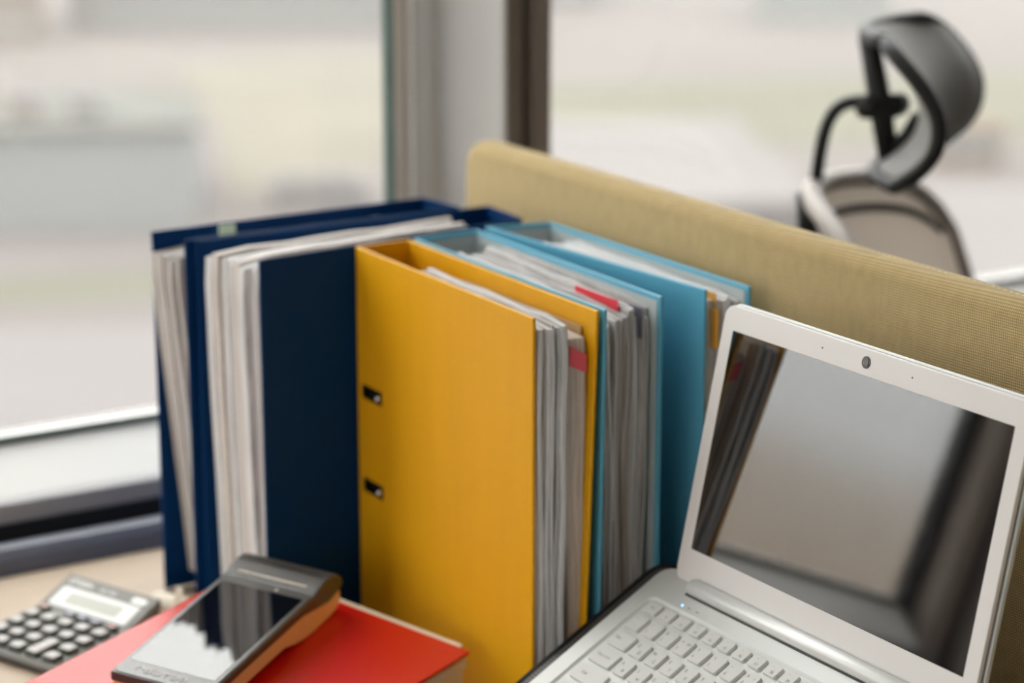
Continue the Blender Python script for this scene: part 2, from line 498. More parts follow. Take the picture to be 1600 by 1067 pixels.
# ================================================================== OUTSIDE
GZ = -30.0
def gmat(name, c, amt=0.2, s=0.05):
    return mat(name, c, 0.9, spec=0.1, noise=(s, amt, (1, 1, 1)))
gmat('city_ground', (0.099, 0.087, 0.082), 0.30, 0.03)
gmat('asphalt', (0.087, 0.082, 0.079), 0.2)
gmat('lawn_green', (0.086, 0.084, 0.058), 0.3)
gmat('ochre_field', (0.176, 0.119, 0.066), 0.2)
gmat('dry_grass', (0.112, 0.101, 0.078), 0.3)
gmat('tree_leaf', (0.079, 0.077, 0.058), 0.3, 0.5)
gmat('tree_bark', (0.049, 0.040, 0.033))
gmat('wall_pale', (0.106, 0.096, 0.092), 0.1)
gmat('wall_ochre', (0.116, 0.084, 0.062), 0.1)
gmat('wall_blue_grey', (0.165, 0.170, 0.165), 0.1)
gmat('roof_white', (0.127, 0.116, 0.114), 0.12)
gmat('roof_green_grey', (0.089, 0.089, 0.079), 0.2)
gmat('roof_mauve', (0.086, 0.075, 0.073), 0.2)
bm = bmesh.new(); box(bm, -7000, 7000, 20, 8000, GZ - 1, GZ)
tag(link('city_ground', bm, 'city_ground'), kind='structure')

hz = bpy.data.materials.new('haze'); hz.use_nodes = True
hz.node_tree.nodes.clear()
ho = hz.node_tree.nodes.new('ShaderNodeOutputMaterial'); hv = hz.node_tree.nodes.new('ShaderNodeVolumeScatter')
hv.inputs['Color'].default_value = (0.90, 0.86, 0.835, 1); hv.inputs['Density'].default_value = 0.0009; hv.inputs['Anisotropy'].default_value = 0.2
hz.node_tree.links.new(hv.outputs[0], ho.inputs['Volume'])
M['haze'] = hz
bm = bmesh.new(); box(bm, -6500, 6500, 12, 7500, GZ - 0.5, GZ + 90)
tag(link('haze', bm, 'haze'), 'thin pale haze over the city outside the windows', 'haze', kind='stuff')

def flat_patch(name, pts, material, label, cat, z=0.05, group=None):
    cx = sum(p[0] for p in pts) / len(pts); cy = sum(p[1] for p in pts) / len(pts)
    bm = bmesh.new(); prism(bm, [(x - cx, y - cy) for x, y in pts], 0, z)
    return tag(link(name, bm, material, loc=(cx, cy, GZ)), label, cat, group)

flat_patch('lawn', [(44, 131), (55, 127), (53, 120.5), (42, 124)], 'lawn_green', 'narrow green lawn strip low outside the left window', 'lawn')
flat_patch('lawn', [(113, 178), (136, 170), (158, 162), (132, 134), (112, 142), (100, 152)], 'lawn_green', 'long green lawn beyond the white roofed hall outside the right window', 'lawn')
flat_patch('lawn', [(92, 206), (103, 209), (116, 203), (104, 184), (92, 165), (80, 146), (69, 146), (80, 172)], 'dry_grass', 'dry yellowish field left of the window mullion, outside', 'lawn')
flat_patch('field', [(-1500, 1300), (-120, 1300), (-40, 330), (-60, 160), (-900, 160)], 'ochre_field', 'unseen ochre field added to warm the screen reflection, far left outside', 'field')  # out of view, put there to tint the laptop screen's reflection brown
flat_patch('car_park', [(108, 126), (120, 117), (97, 91), (87, 98)], 'roof_white', 'pale concrete car park below the right window', 'car park')
flat_patch('car_park', [(41, 119), (60, 109), (50, 88), (32, 97)], 'roof_white', 'pale concrete yard nearest below the left window', 'car park')

def building(x, y, sx_, sy_, h, rz, wallm, roofm, label, units=2):
    root = empty('building', (x, y, GZ), R(rz), label, 'building', 'buildings outside the windows')
    bx('walls', (-sx_ / 2, sx_ / 2, -sy_ / 2, sy_ / 2, 0, h), wallm, root)
    bm = bmesh.new()
    box(bm, -sx_ / 2 - 0.4, sx_ / 2 + 0.4, -sy_ / 2 - 0.4, sy_ / 2 + 0.4, h, h + 0.5)
    link('roof', bm, roofm, root)
    nf = max(1, int(h / 3.5))
    for k in range(nf):
        zz = 1.2 + k * (h - 1) / nf
        bx('window_strip', (-sx_ * 0.42, sx_ * 0.42, -sy_ / 2 - 0.06, -sy_ / 2 + 0.02, zz, zz + 1.3), 'wall_blue_grey', root)
    for k in range(units):
        ux = random.uniform(-0.35, 0.35) * sx_; uy = random.uniform(-0.35, 0.35) * sy_
        bx('roof_unit', (ux - 1, ux + 1, uy - 0.8, uy + 0.8, h + 0.5, h + 1.9), 'roof_white', root)
    return root

building(58, 148, 17, 15, 6, -26, 'wall_blue_grey', 'roof_green_grey', 'broad low hall with a green grey roof outside the left window')
building(86, 236, 9, 9, 9, -24, 'wall_ochre', 'wall_ochre', 'ochre block at the far top left outside')
building(112, 232, 36, 12, 5, -30, 'wall_pale', 'roof_mauve', 'long mauve roofed block far off outside the left window')
building(72, 139, 6, 4, 1.5, -30, 'roof_white', 'roof_white', 'small white kiosk in the middle outside the left window', 0)
building(86.4, 122, 15, 29, 4, -27, 'wall_pale', 'roof_white', 'wide white roofed hall outside the right window beside the partition', 0)
building(166, 203, 14, 9, 4, -36, 'wall_blue_grey', 'wall_blue_grey', 'blue grey block far off outside the right window', 0)
building(150, 240, 20, 16, 8, -32, 'wall_pale', 'roof_white', 'pale block far off just right of the brown mullion outside')
building(119, 129, 5, 4, 2.5, -38, 'wall_ochre', 'wall_ochre', 'small ochre hut low outside the right window behind the chair', 0)

# ================================================================== DESK
desk = empty('desk', (0.4, 1.2, FZ), 0, 'pale wooden desk top under the binders and laptop, against the window', 'desk')
bx('desk_top', (-0.7, 0.780, -0.75, 0.747, -FZ - 0.028, -FZ), 'desk_wood', desk, bev=0.0015)
for px, py in ((-0.62, -0.68), (0.68, -0.68), (-0.62, 0.68), (0.68, 0.68)):
    bx('leg', (px - 0.025, px + 0.025, py - 0.025, py + 0.025, 0, -FZ - 0.0285), 'desk_metal', desk, bev=0.002)
bx('crossbar', (-0.59, 0.65, 0.665, 0.695, -FZ - 0.09, -FZ - 0.03), 'desk_metal', desk)

# ================================================================== PARTITION
part = empty('desk_partition', (1.1275, 1.2, 0), R(-1.8), 'olive yellow fabric covered desk partition panel behind the binders and laptop', 'partition')
bm = bmesh.new()
prism(bm, rrect(-0.62, 0.703, 0.002, 0.3585, 0.028, 8), -0.0155, 0.0155, bev=0.0125, seg=6,
      mtx=Matrix(((0, 0, 1, 0), (1, 0, 0, 0), (0, 1, 0, 0), (0, 0, 0, 1))))
link('fabric_panel', bm, 'olive_fabric', part, smooth=True)
bm = bmesh.new()
y = -0.60
while y < 0.672:
    tube(bm, [(-0.0010, y, 0.3583), (-0.0011, y + 0.002, 0.3588), (-0.0010, y + 0.0042, 0.3583)], 0.0006, 5)
    y += 0.0062
link('stitching', bm, 'stitch_thread', part)
for yy in (-0.45, 0.1, 0.55):
    bx('bracket', (0.0157, 0.0187, yy - 0.03, yy + 0.03, 0.0005, 0.05), 'desk_metal', part, bev=0.001)

# ================================================================== BINDERS
TH = 0.0026
def V2(p): return Vector((p[0], p[1], 0))

def cover(name, P0, P1, inward, material, parent, org, z1=0.318, bshift=0.0, slots=None, lining=None):
    """P0 spine end, P1 open end in plan; inward = unit vector to the inside; bshift moves the lower open corner inward"""
    P0, P1 = V2(P0), V2(P1)
    L = (P1 - P0).length
    d = (P1 - P0) / L
    n = V2(inward).normalized(); n = (n - d * n.dot(d)).normalized()
    ss = [0, 0.010, 0.043, L] if slots else [0, L * 0.33, L * 0.66, L]
    zs = [0.001]
    if slots:
        for zc in slots: zs += [zc - 0.0052, zc + 0.0052]
    else:
        zs += [z1 * 0.33, z1 * 0.66]
    zs.append(z1)
    def pt(s, z, side):
        k = (s / L) * (1 - z / z1)
        return P0 + d * s + n * (side * TH + bshift * k) + Vector((0, 0, z)) - org
    bm = bmesh.new()
    ns, nz = len(ss), len(zs)
    g = [[[bm.verts.new(pt(s, z, side)) for z in zs] for s in ss] for side in (0, 1)]
    hole = set()
    if slots: hole = {(1, 1 + 2 * k) for k in range(len(slots))}
    cells = {(i, j) for i in range(ns - 1) for j in range(nz - 1)} - hole
    for (i, j) in cells:
        bm.faces.new((g[0][i][j], g[0][i + 1][j], g[0][i + 1][j + 1], g[0][i][j + 1]))
        bm.faces.new((g[1][i][j], g[1][i][j + 1], g[1][i + 1][j + 1], g[1][i + 1][j]))
        for (di, dj, a, b) in ((-1, 0, (i, j), (i, j + 1)), (1, 0, (i + 1, j), (i + 1, j + 1)), (0, -1, (i, j), (i + 1, j)), (0, 1, (i, j + 1), (i + 1, j + 1))):
            if (i + di, j + dj) not in cells:
                bm.faces.new((g[0][a[0]][a[1]], g[0][b[0]][b[1]], g[1][b[0]][b[1]], g[1][a[0]][a[1]]))
    bmesh.ops.recalc_face_normals(bm, faces=bm.faces[:])
    ed = [e for e in bm.edges if len(e.link_faces) == 2 and e.calc_face_angle(0) > 1.0]
    bmesh.ops.bevel(bm, geom=ed, offset=0.0008, segments=2, profile=0.5, affect='EDGES')
    ob = link(name, bm, material, parent)
    if lining:
        bm = bmesh.new()
        q = [pt(s, z, 1) + n * 0.0003 for s, z in ((0.004, 0.004), (L - 0.004, 0.004), (L - 0.004, z1 - 0.004), (0.004, z1 - 0.004))]
        q2 = [p + n * 0.0004 for p in q]
        loft(bm, [q, q2])
        link('lining', bm, lining, ob)
    return ob, d, n, pt

def papers(A0, A1, B0, B1, parent, org, n, s0, s1, zt, mats, t0=0.06, t1=0.94, wob=0.0012, z0=0.016, zvar=0.002, svar=0.003, seed=1, splay=0.0, thin=0.93, slope=0.0, lean=0.0):
    rnd = random.Random(seed)
    A0, A1, B0, B1 = map(V2, (A0, A1, B0, B1))
    L = (A1 - A0).length
    NS, NZ = 7, 12
    cuts = [t0 + (t1 - t0) * i / n for i in range(n + 1)]
    cuts = [c + (rnd.uniform(-.22, .22) * (t1 - t0) / n if 0 < i < n else 0) for i, c in enumerate(cuts)]
    phs = rnd.uniform(0, 6)
    res = []
    for i in range(n):
        ta, tb = cuts[i], cuts[i] + (cuts[i + 1] - cuts[i]) * thin
        top = zt + rnd.uniform(-zvar, zvar); end = s1 + rnd.uniform(-svar, svar); st = s0 + rnd.uniform(-.004, .004)
        a1, a2, k1 = rnd.uniform(.5, 1) * wob, rnd.uniform(.2, .6) * wob, rnd.uniform(12, 18)
        ph = phs + i * 0.25
        bm = bmesh.new(); uvl = bm.loops.layers.uv.new('UVMap')
        def pt(t, s, z):
            f = s / L
            base = (A0 + (A1 - A0) * f).lerp(B0 + (B1 - B0) * f, t)
            nn = ((B0 - A0)).normalized()
            ramp = min(1.0, max(0.0, (s - s0) / (s1 - s0))) ** 2
            off = ramp * (a1 * math.sin(k1 * z + ph) + a2 * math.sin(2.7 * k1 * z + 2 * ph)) + splay * ramp * (z / zt) * (t - 0.5)
            return base + nn * off + Vector((0, 0, z)) - org
        vs = {}
        for side, t in ((0, ta), (1, tb)):
            for a in range(NS + 1):
                for b in range(NZ + 1):
                    s = st + (end - st) * a / NS
                    tp = top - slope * (a / NS) + (0.0008 * math.sin(a * 2.1 + i))
                    z = z0 + (tp - z0) * b / NZ
                    s -= lean * (a / NS) * (1 - b / NZ)
                    if a == NS and b == NZ: s -= 0.002; z -= 0.002
                    vs[(side, a, b)] = bm.verts.new(pt(t, s, z))
        def face(keys):
            f = bm.faces.new([vs[k] for k in keys])
            for lp, k in zip(f.loops, keys):
                lp[uvl].uv = (i * 1.7 + k[0] * 1.3, (k[1] / NS) * 2 + (k[2] / NZ) * 2)
        for a in range(NS):
            for b in range(NZ):
                face([(0, a, b), (0, a + 1, b), (0, a + 1, b + 1), (0, a, b + 1)])
                face([(1, a, b), (1, a, b + 1), (1, a + 1, b + 1), (1, a + 1, b)])
        for a in range(NS):
            for b in (0, NZ):
                face([(0, a, b), (0, a + 1, b), (1, a + 1, b), (1, a, b)])
        for b in range(NZ):
            for a in (0, NS):
                face([(0, a, b), (0, a, b + 1), (1, a, b + 1), (1, a, b)])
        res.append(link('paper_bundle', bm, mats[i % len(mats)], parent))
    return res

def binder(name, label, A0, A1, B0, B1, material, lining=None, slots=None, a_shift=0.0, b_shift=0.0):
    """A = cover nearest the camera, B = far cover; 0 = spine end, 1 = open end (outer faces)"""
    c0 = (V2(A0) + V2(B0)) / 2
    org = Vector((c0.x, c0.y, 0))
    root = empty(name, org, 0, label, 'binder', 'lever arch binders on the desk')
    ab = V2(B0) - V2(A0)
    ca = cover('front_cover', A0, A1, ab, material, root, org, slots=slots, bshift=a_shift, lining=lining)
    cb = cover('back_cover', B0, B1, -ab, material, root, org, bshift=b_shift, lining=lining)
    # spine
    d = (V2(A1) - V2(A0)).normalized()
    n = ab.normalized()
    bm = bmesh.new()
    lo = [V2(A0) + n * TH * 1.02, V2(B0) - n * TH * 1.02]
    pl = [lo[0] - org, lo[1] - org, lo[1] + d * TH - org, lo[0] + d * TH - org]
    loft(bm, [[p + Vector((0, 0, z)) for p in pl] for z in (0.001, 0.318)])
    sp = link('spine', bm, material, root)
    if lining:
        bm = bmesh.new()
        pl = [lo[0] + d * (TH + .0004) - org, lo[1] + d * (TH + .0004) - org, lo[1] + d * (TH + .001) - org, lo[0] + d * (TH + .001) - org]
        loft(bm, [[p + Vector((0, 0, z)) for p in pl] for z in (0.004, 0.314)])
        link('lining', bm, lining, sp)
    # lever arch mechanism on the inside
    c = (V2(A0) * 0.6 + V2(B0) * 0.4) + d * 0.03 - org
    W = ab.length
    for zc in (0.119, 0.199):
        bm = bmesh.new(); pts = []
        for k in range(13):
            a = math.pi * k / 12
            pts.append(c + n * (-0.3 * W + 0.15 * W) * 0 + n * (W * 0.28 * -math.cos(a)) + d * (0.02 * math.sin(a)) + Vector((0, 0, zc)))
        tube(bm, pts, 0.0015, 6)
        link('ring_arch', bm, 'chrome', root, smooth=True)
    return root, org, d, n, ca

# yellow
yA0, yA1, yB0, yB1 = (0.9115, 1.6990), (0.9018, 1.4150), (0.9625, 1.7010), (0.9553, 1.4090)
yb, yo, yd, yn, ya = binder('lever_arch_binder', 'yellow lever arch binder with two metal ring slots, in front of the row', yA0, yA1, yB0, yB1, 'yellow_card',
                            slots=(0.119, 0.199), b_shift=0.011)
for zc in (0.119, 0.199):
    pt = ya[3]
    ey = bmesh.new()
    o2 = [(0.0095, zc - .0057), (0.0435, zc - .0057), (0.0435, zc + .0057), (0.0095, zc + .0057)]
    i2 = [(0.0115, zc - .0042), (0.0415, zc - .0042), (0.0415, zc + .0042), (0.0115, zc + .0042)]
    def lp(q, side): return [pt(s, z, side) for s, z in q]
    loft(ey, [lp(i2, 0.9), lp(i2, -0.22), lp(o2, -0.22), lp(o2, -0.02)], True, False)
    e = link('slot_eyelet', ey, 'eyelet_metal', yb)
    bm = bmesh.new()
    p = pt(0.036, zc - 0.0012, 0.35)
    tube(bm, smooth_path([p + yn * 0.012 + yd * -0.010, p + yn * 0.004 + yd * -0.004, p + yd * 0.0, p - yn * 0.0012 + yd * 0.0025], 4), 0.0028, 8)
    link('ring_tip', bm, 'chrome', e, smooth=True)
    bm = bmesh.new()
    q = [pt(s, z, 2.2) for s, z in ((0.004, zc - .012), (0.050, zc - .012), (0.050, zc + .012), (0.004, zc + .012))]
    loft(bm, [q, [v + yn * 0.0006 for v in q]])
    link('slot_shade', bm, 'black_trim_gap', e)  # black sheet painting the shade inside the slot
papers(yA0, yA1, yB0, yB1, yb, yo, 10, 0.080, 0.281, 0.3105, ['paper_white', 'paper_white', 'paper_warm'], 0.07, 0.60, wob=0.0014, thin=0.80, svar=0.004, seed=3, slope=0.001)
lastp = papers(yA0, yA1, yB0, yB1, yb, yo, 1, 0.10, 0.2765, 0.296, ['paper_warm'], 0.62, 0.90, wob=0.0022, seed=8, svar=0.0)
# brown divider card and pink marked label on the last sheets
bm = bmesh.new()
def yp(s, t, z):
    f = s / 0.285
    return (V2(yA0) + (V2(yA1) - V2(yA0)) * f).lerp(V2(yB0) + (V2(yB1) - V2(yB0)) * f, t) + Vector((0, 0, z)) - yo
loft(bm, [[yp(0.10, t, 0.02), yp(0.268, t - 0.08, 0.02), yp(0.268, t, 0.3035), yp(0.10, t, 0.3035)] for t in (0.905, 0.93)])
link('divider_card', bm, 'brown_card', yb)
bm = bmesh.new()
loft(bm, [[yp(0.2770, 0.63, 0.277), yp(0.2770, 0.895, 0.270), yp(0.2770, 0.895, 0.284), yp(0.2770, 0.63, 0.292)], [yp(0.2775, 0.63, 0.277), yp(0.2775, 0.895, 0.270), yp(0.2775, 0.895, 0.284), yp(0.2775, 0.63, 0.292)]])
link('pink_label', bm, 'pink_marker', yb)

# light blue, beside the yellow one
lA0, lA1, lB0, lB1 = (0.9670, 1.7020), (0.9595, 1.4090), (1.0310, 1.7060), (1.0205, 1.4210)
lb, lo_, ld, ln, la = binder('lever_arch_binder', 'light blue lever arch binder stuffed with wavy papers, right beside the yellow binder', lA0, lA1, lB0, lB1, 'light_blue_card', lining='grey_lining', a_shift=-0.004)
papers(lA0, lA1, lB0, lB1, lb, lo_, 17, 0.055, 0.279, 0.3115, ['paper_white', 'paper_grey', 'paper_white', 'sleeve_plastic', 'paper_grey'], 0.08, 0.93, wob=0.0024, thin=0.78, seed=11, zvar=0.004, svar=0.004, slope=0.006)
def strip_tab(parent, org, A0, A1, B0, B1, s0, s1, t, z0, z1, material, name='index_tab', th=0.02):
    L = (V2(A1) - V2(A0)).length
    def p(s, tt, z):
        f = s / L
        return (V2(A0) + (V2(A1) - V2(A0)) * f).lerp(V2(B0) + (V2(B1) - V2(B0)) * f, tt) + Vector((0, 0, z)) - org
    bm = bmesh.new()
    loft(bm, [[p(s0, tt, z0), p(s1, tt, z0), p(s1, tt, z1), p(s0, tt, z1)] for tt in (t, t + th)])
    return link(name, bm, material, parent)
strip_tab(lb, lo_, lA0, lA1, lB0, lB1, 0.20, 0.262, 0.60, 0.29, 0.3125, 'red_tab', th=0.008)
strip_tab(lb, lo_, lA0, lA1, lB0, lB1, 0.262, 0.281, 0.78, 0.285, 0.3085, 'slate_trim')

# light blue, next to the partition
kA0, kA1, kB0, kB1 = (1.0425, 1.7110), (1.0600, 1.4230), (1.1010, 1.6990), (1.0965, 1.4135)
kb, ko, kd, kn, ka = binder('lever_arch_binder', 'light blue lever arch binder standing next to the olive partition, partly behind the laptop', kA0, kA1, kB0, kB1, 'light_blue_card', lining='grey_lining')
papers(kA0, kA1, kB0, kB1, kb, ko, 9, 0.055, 0.280, 0.3115, ['paper_white', 'paper_white', 'sleeve_plastic', 'paper_grey'], 0.10, 0.90, wob=0.001, seed=21, slope=0.003)
strip_tab(kb, ko, kA0, kA1, kB0, kB1, 0.225, 0.278, 0.42, 0.295, 0.3120, 'orange_tab', th=0.012)
strip_tab(kb, ko, kA0, kA1, kB0, kB1, 0.276, 0.284, 0.34, 0.270, 0.300, 'orange_tab', th=0.05)

# navy binders along the window
nA0, nA1, nB0, nB1 = (1.0880, 1.7240), (0.8215, 1.6915), (1.0930, 1.7890), (0.8105, 1.7890)
nb, no, nd, nn_, na = binder('lever_arch_binder', 'navy blue lever arch binder behind the card terminal, dark cover facing the camera', nA0, nA1, nB0, nB1, 'navy_card')
papers(nA0, nA1, nB0, nB1, nb, no, 10, 0.05, 0.268, 0.3135, ['paper_grey', 'paper_white', 'paper_white', 'paper_warm'], 0.10, 0.90, wob=0.0014, seed=31, zvar=0.0025, slope=0.003, splay=0.004, lean=0.008)
mA0, mA1, mB0, mB1 = (1.0680, 1.7960), (0.8040, 1.7945), (1.0630, 1.8530), (0.7945, 1.8420)
mb, mo, md, mn, ma = binder('lever_arch_binder', 'navy blue lever arch binder closest to the window with a pale green tab', mA0, mA1, mB0, mB1, 'navy_card', b_shift=0.0)
papers(mA0, mA1, mB0, mB1, mb, mo, 8, 0.05, 0.268, 0.307, ['paper_grey', 'paper_warm', 'paper_grey'], 0.12, 0.90, wob=0.001, seed=41, slope=0.004, lean=0.026)
strip_tab(mb, mo, mA0, mA1, mB0, mB1, 0.194, 0.209, 0.74, 0.29, 0.3185, 'green_tab')

# ================================================================== LAPTOP
K = 0.978
O = Vector((0, 0, 0.729))
LC = O + (Vector((1.0292, 1.2211, 0.2188)) - O) * K       # screen centre
HG = O + (Vector((1.0073, 1.2211, 0.1144)) - O) * K       # hinge line on the base top
BE, LT = R(29), 0.207
lap = empty('laptop', (0.95, LC.y, 0.0), 0, 'white and silver laptop with a black reflective screen, open on a black stand', 'laptop')
lo3 = Vector(lap.location)
hdir = Vector((0, -1, 0))
bdir = Vector((-math.cos(BE), 0, -math.sin(BE)))
bn = Vector((-math.sin(BE), 0, math.cos(BE)))
lup = Vector((math.sin(LT), 0, math.cos(LT)))
lnn = Vector((-math.cos(LT), 0, math.sin(LT)))
def frame_mtx(origin, ex, ey, ez):
    m = Matrix.Identity(4)
    for i, e in enumerate((ex, ey, ez)):
        for k in range(3): m[k][i] = e[k]
    for k in range(3): m[k][3] = origin[k]
    return m
# base frame: x along the hinge (to the right), y away from the hinge towards the user is -y, z out of the keyboard
MB_ = frame_mtx(HG - lo3, hdir, -bdir, bn)
ML_ = frame_mtx(LC - lo3, hdir, lup, lnn)
k_ = K / 1000.0
bw, bd0, bd1 = 0.1738, 0.006, -0.206
wx, wy1, wy0 = 0.1545, -0.0262, -0.1325
bm = bmesh.new()
outer = rrect(-bw, bw, bd1, bd0, 0.014, 6)
out_in = rrect(-bw + .0015, bw - .0015, bd1 + .0015, bd0 - .0015, 0.0125, 6)
inner = rrect(-wx - .0022, wx + .0022, wy0 - .0022, wy1 + .0022, 0.0062, 6)
inner2 = rrect(-wx, wx, wy0, wy1, 0.004, 6)
loops = [[(x, y, -0.0155) for x, y in out_in], [(x, y, -0.0140) for x, y in outer], [(x, y, -0.0015) for x, y in outer], [(x, y, 0) for x, y in out_in],
         [(x, y, 0) for x, y in inner], [(x, y, -0.0018) for x, y in inner2]]
loft(bm, loops)
bmesh.ops.transform(bm, matrix=MB_, verts=bm.verts[:])
base = link('base', bm, 'laptop_silver', lap)
# keys
def key_mesh(w_, h_):
    bm = bmesh.new()
    pts = rrect(0, w_, 0, h_, 0.0016, 3)
    pin = rrect(0.0003, w_ - 0.0003, 0.0003, h_ - 0.0003, 0.0014, 3)
    loft(bm, [[(x, y, -0.0016) for x, y in pts], [(x, y, 0.0004) for x, y in pts], [(x, y, 0.0008) for x, y in pin]])
    bmesh.ops.recalc_face_normals(bm, faces=bm.faces[:])
    me = bpy.data.meshes.new('key'); bm.to_mesh(me); bm.free()
    me.materials.append(M['laptop_key'])
    return me
_km = {}
def key(x0, x1, d, h_, legends):
    """x0..x1 along the hinge, d = distance of the lower edge from the hinge (mm before scaling)"""
    w_ = (x1 - x0) * k_; hh = h_ * k_
    kk = (round(w_, 5), round(hh, 5))
    if kk not in _km: _km[kk] = key_mesh(w_, hh)
    ob = bpy.data.objects.new('key', _km[kk]); col.objects.link(ob)
    ob.parent = lap
    ob.matrix_local = MB_ @ Matrix.Translation((x0 * k_, -d * k_, 0))
    for (body, lx, ly, size) in legends:
        text('legend', body, size * k_, Matrix.Translation((w_ * lx, hh * ly, 0.00095)), 'key_legend', ob)
# function row
x = -153.0
fl = ['Esc'] + ['F%d' % i for i in range(1, 13)] + ['Prt', 'Ins', 'Del', '']
for i, f in enumerate(fl):
    key(x, x + 13.6, 39.4, 10.4, [(f, 0.62, 0.27, 3.4), ('*', 0.40, 0.72, 3.0)] if f not in ('Esc', '') else ([(f, .5, .5, 3.4)] if f else []))
    x += 17.75
# number row
nums = [('`', '~', ''), ('1', '!', ''), ('2', '@', '"'), ('3', '#', '№'), ('4', '$', ';'), ('5', '%', ''), ('6', '^', ':'), ('7', '&', '?'), ('8', '*', ''), ('9', '(', ''), ('0', ')', ''), ('-', '_', ''), ('=', '+', '')]
x = -153.3
for a, b, c in nums:
    lg = [(a, 0.26, 0.28, 4.2), (b, 0.26, 0.74, 3.4)]
    if c: lg.append((c, 0.74, 0.70, 3.4))
    key(x, x + 14.8, 58.0, 14.6, lg); x += 19.05
key(x, x + 28, 58.0, 14.6, [('Backspace', 0.5, 0.5, 3.2)]); x += 32.4
key(x, 153, 58.0, 14.6, [('Hm', 0.5, 0.5, 3)])
def lrow(start, d, lat, cyr):
    x = start
    for a, b in zip(lat, cyr):
        key(x, x + 14.8, d, 14.6, [(a, 0.27, 0.70, 4.2), (b, 0.66, 0.30, 4.2)]); x += 19.05
    return x
key(-153.3, -130.6, 77.0, 14.6, [('Tab', 0.28, 0.55, 3.8)])
x = lrow(-126.2, 77.0, 'QWERTYUIOP[]', 'ЙЦУКЕНГШЩЗХЪ'); key(x, x + 21, 77.0, 14.6, [('\\', .3, .6, 3.6)]); key(x + 25.3, 153, 77.0, 14.6, [('Pg', .5, .5, 3)])
key(-153.3, -127.0, 95.7, 14.6, [('Caps Lock', 0.46, 0.55, 3.6)])
x = lrow(-123.0, 95.7, "ASDFGHJKL;'", 'ФЫВАПРОЛДЖЭ'); key(x, x + 36.5, 95.7, 14.6, [('Enter', .4, .5, 3.6)]); key(x + 41, 153, 95.7, 14.6, [('Pg', .5, .5, 3)])
key(-153.3, -117.5, 114.8, 14.6, [('\u21e7 Shift' if False else 'Shift', 0.34, 0.52, 3.6)])
x = lrow(-113.3, 114.8, 'ZXCVBNM,./', 'ЯЧСМИТЬБЮ.'); key(x, x + 30, 114.8, 14.6, [('Shift', .4, .5, 3.6)]); key(x + 34.4, x + 49, 114.8, 14.6, []); key(x + 53.5, 153, 114.8, 14.6, [])
x = -153.3
for wd, tx in ((18, 'Ctrl'), (14.8, 'Fn'), (14.8, ''), (14.8, 'Alt'), (91, ''), (14.8, 'Alt'), (14.8, 'Ctrl'), (14.8, ''), (14.8, ''), (14.8, ''), (14.8, '')):
    key(x, min(153, x + wd), 133.6, 14.6, [(tx, .4, .5, 3.4)] if tx else []); x += wd + 4.3
# touch pad, status leds
bm = bmesh.new(); prism(bm, rrect(-0.053, 0.047, -0.198, -0.143, 0.003, 4), -0.0005, 0.0003, mtx=MB_)
link('touch_pad', bm, 'laptop_silver', lap)
bm = bmesh.new(); prism(bm, [( -0.1237 + .0008 * math.cos(a), -0.0203 + .0008 * math.sin(a)) for a in [2 * math.pi * i / 12 for i in range(12)]], -0.0002, 0.0003, mtx=MB_)
tag(link('status_light', bm, 'blue_led', lap), 'tiny lit blue status light')
for cx in (-0.1158, -0.1060):
    bm = bmesh.new(); box(bm, cx - .0016, cx + .0016, -0.0205, -0.0198, -0.0002, 0.0002, mtx=MB_)
    link('status_mark', bm, 'key_legend', lap)
# hinge bar
bm = bmesh.new()
pts = [MB_ @ Vector((xx, -0.0045, 0.0025)) for xx in (-0.1300, -0.1290, 0.1290, 0.1300)]
tube(bm, pts, [0.0052, 0.0060, 0.0060, 0.0052], 16)
link('hinge_bar', bm, 'hinge_silver', lap, smooth=True)
bm = bmesh.new(); box(bm, -0.1315, 0.1315, -0.0118, 0.0045, -0.0010, 0.0003, mtx=MB_)
link('hinge_recess', bm, 'terminal_dark', lap)
# lid
lw_, lt_, lb_ = 0.1565, 0.0985, -0.1075
bm = bmesh.new(); prism(bm, rrect(-lw_, lw_, lb_, lt_, 0.010, 6), -0.0030, 0.0006, bev=0.0006, mtx=ML_)
lid = link('lid_bezel', bm, 'laptop_white', lap)
bm = bmesh.new(); prism(bm, rrect(-lw_ - .0012, lw_ + .0012, lb_, lt_ + .0014, 0.011, 6), -0.0088, -0.0048, bev=0.0012, mtx=ML_)
link('lid_shell', bm, 'laptop_silver', lap)
bm = bmesh.new(); prism(bm, rrect(-lw_ + .0012, lw_ - .0012, lb_, lt_ - .0012, 0.010, 6), -0.0048, -0.0030, mtx=ML_)
link('lid_gap', bm, 'terminal_dark', lap)  # dark strip drawn for the shaded gap between bezel and shell
sw, sh = 0.1438, 0.0809
bm = bmesh.new(); box(bm, -sw, sw, -sh, sh, 0.0002, 0.00075, mtx=ML_)
link('screen', bm, 'screen_black', lid)
bm = bmesh.new(); prism(bm, [(.0042 * math.cos(a), 0.0895 + .0042 * math.sin(a)) for a in [2 * math.pi * i / 24 for i in range(24)]], 0.0004, 0.0011, bev=0.0002, mtx=ML_)
cam_r = link('webcam_ring', bm, 'lens_ring', lid, smooth=False)
bm = bmesh.new(); prism(bm, [(.0027 * math.cos(a), 0.0895 + .0027 * math.sin(a)) for a in [2 * math.pi * i / 20 for i in range(20)]], 0.0009, 0.0014, mtx=ML_)
link('webcam_lens', bm, 'lens_black', lid)
for cx in (-0.046, 0.046):
    bm = bmesh.new(); prism(bm, [(cx + .0007 * math.cos(a), 0.0895 + .0007 * math.sin(a)) for a in [2 * math.pi * i / 8 for i in range(8)]], 0.0004, 0.0008, mtx=ML_)
    link('microphone_hole', bm, 'lens_ring', lid)

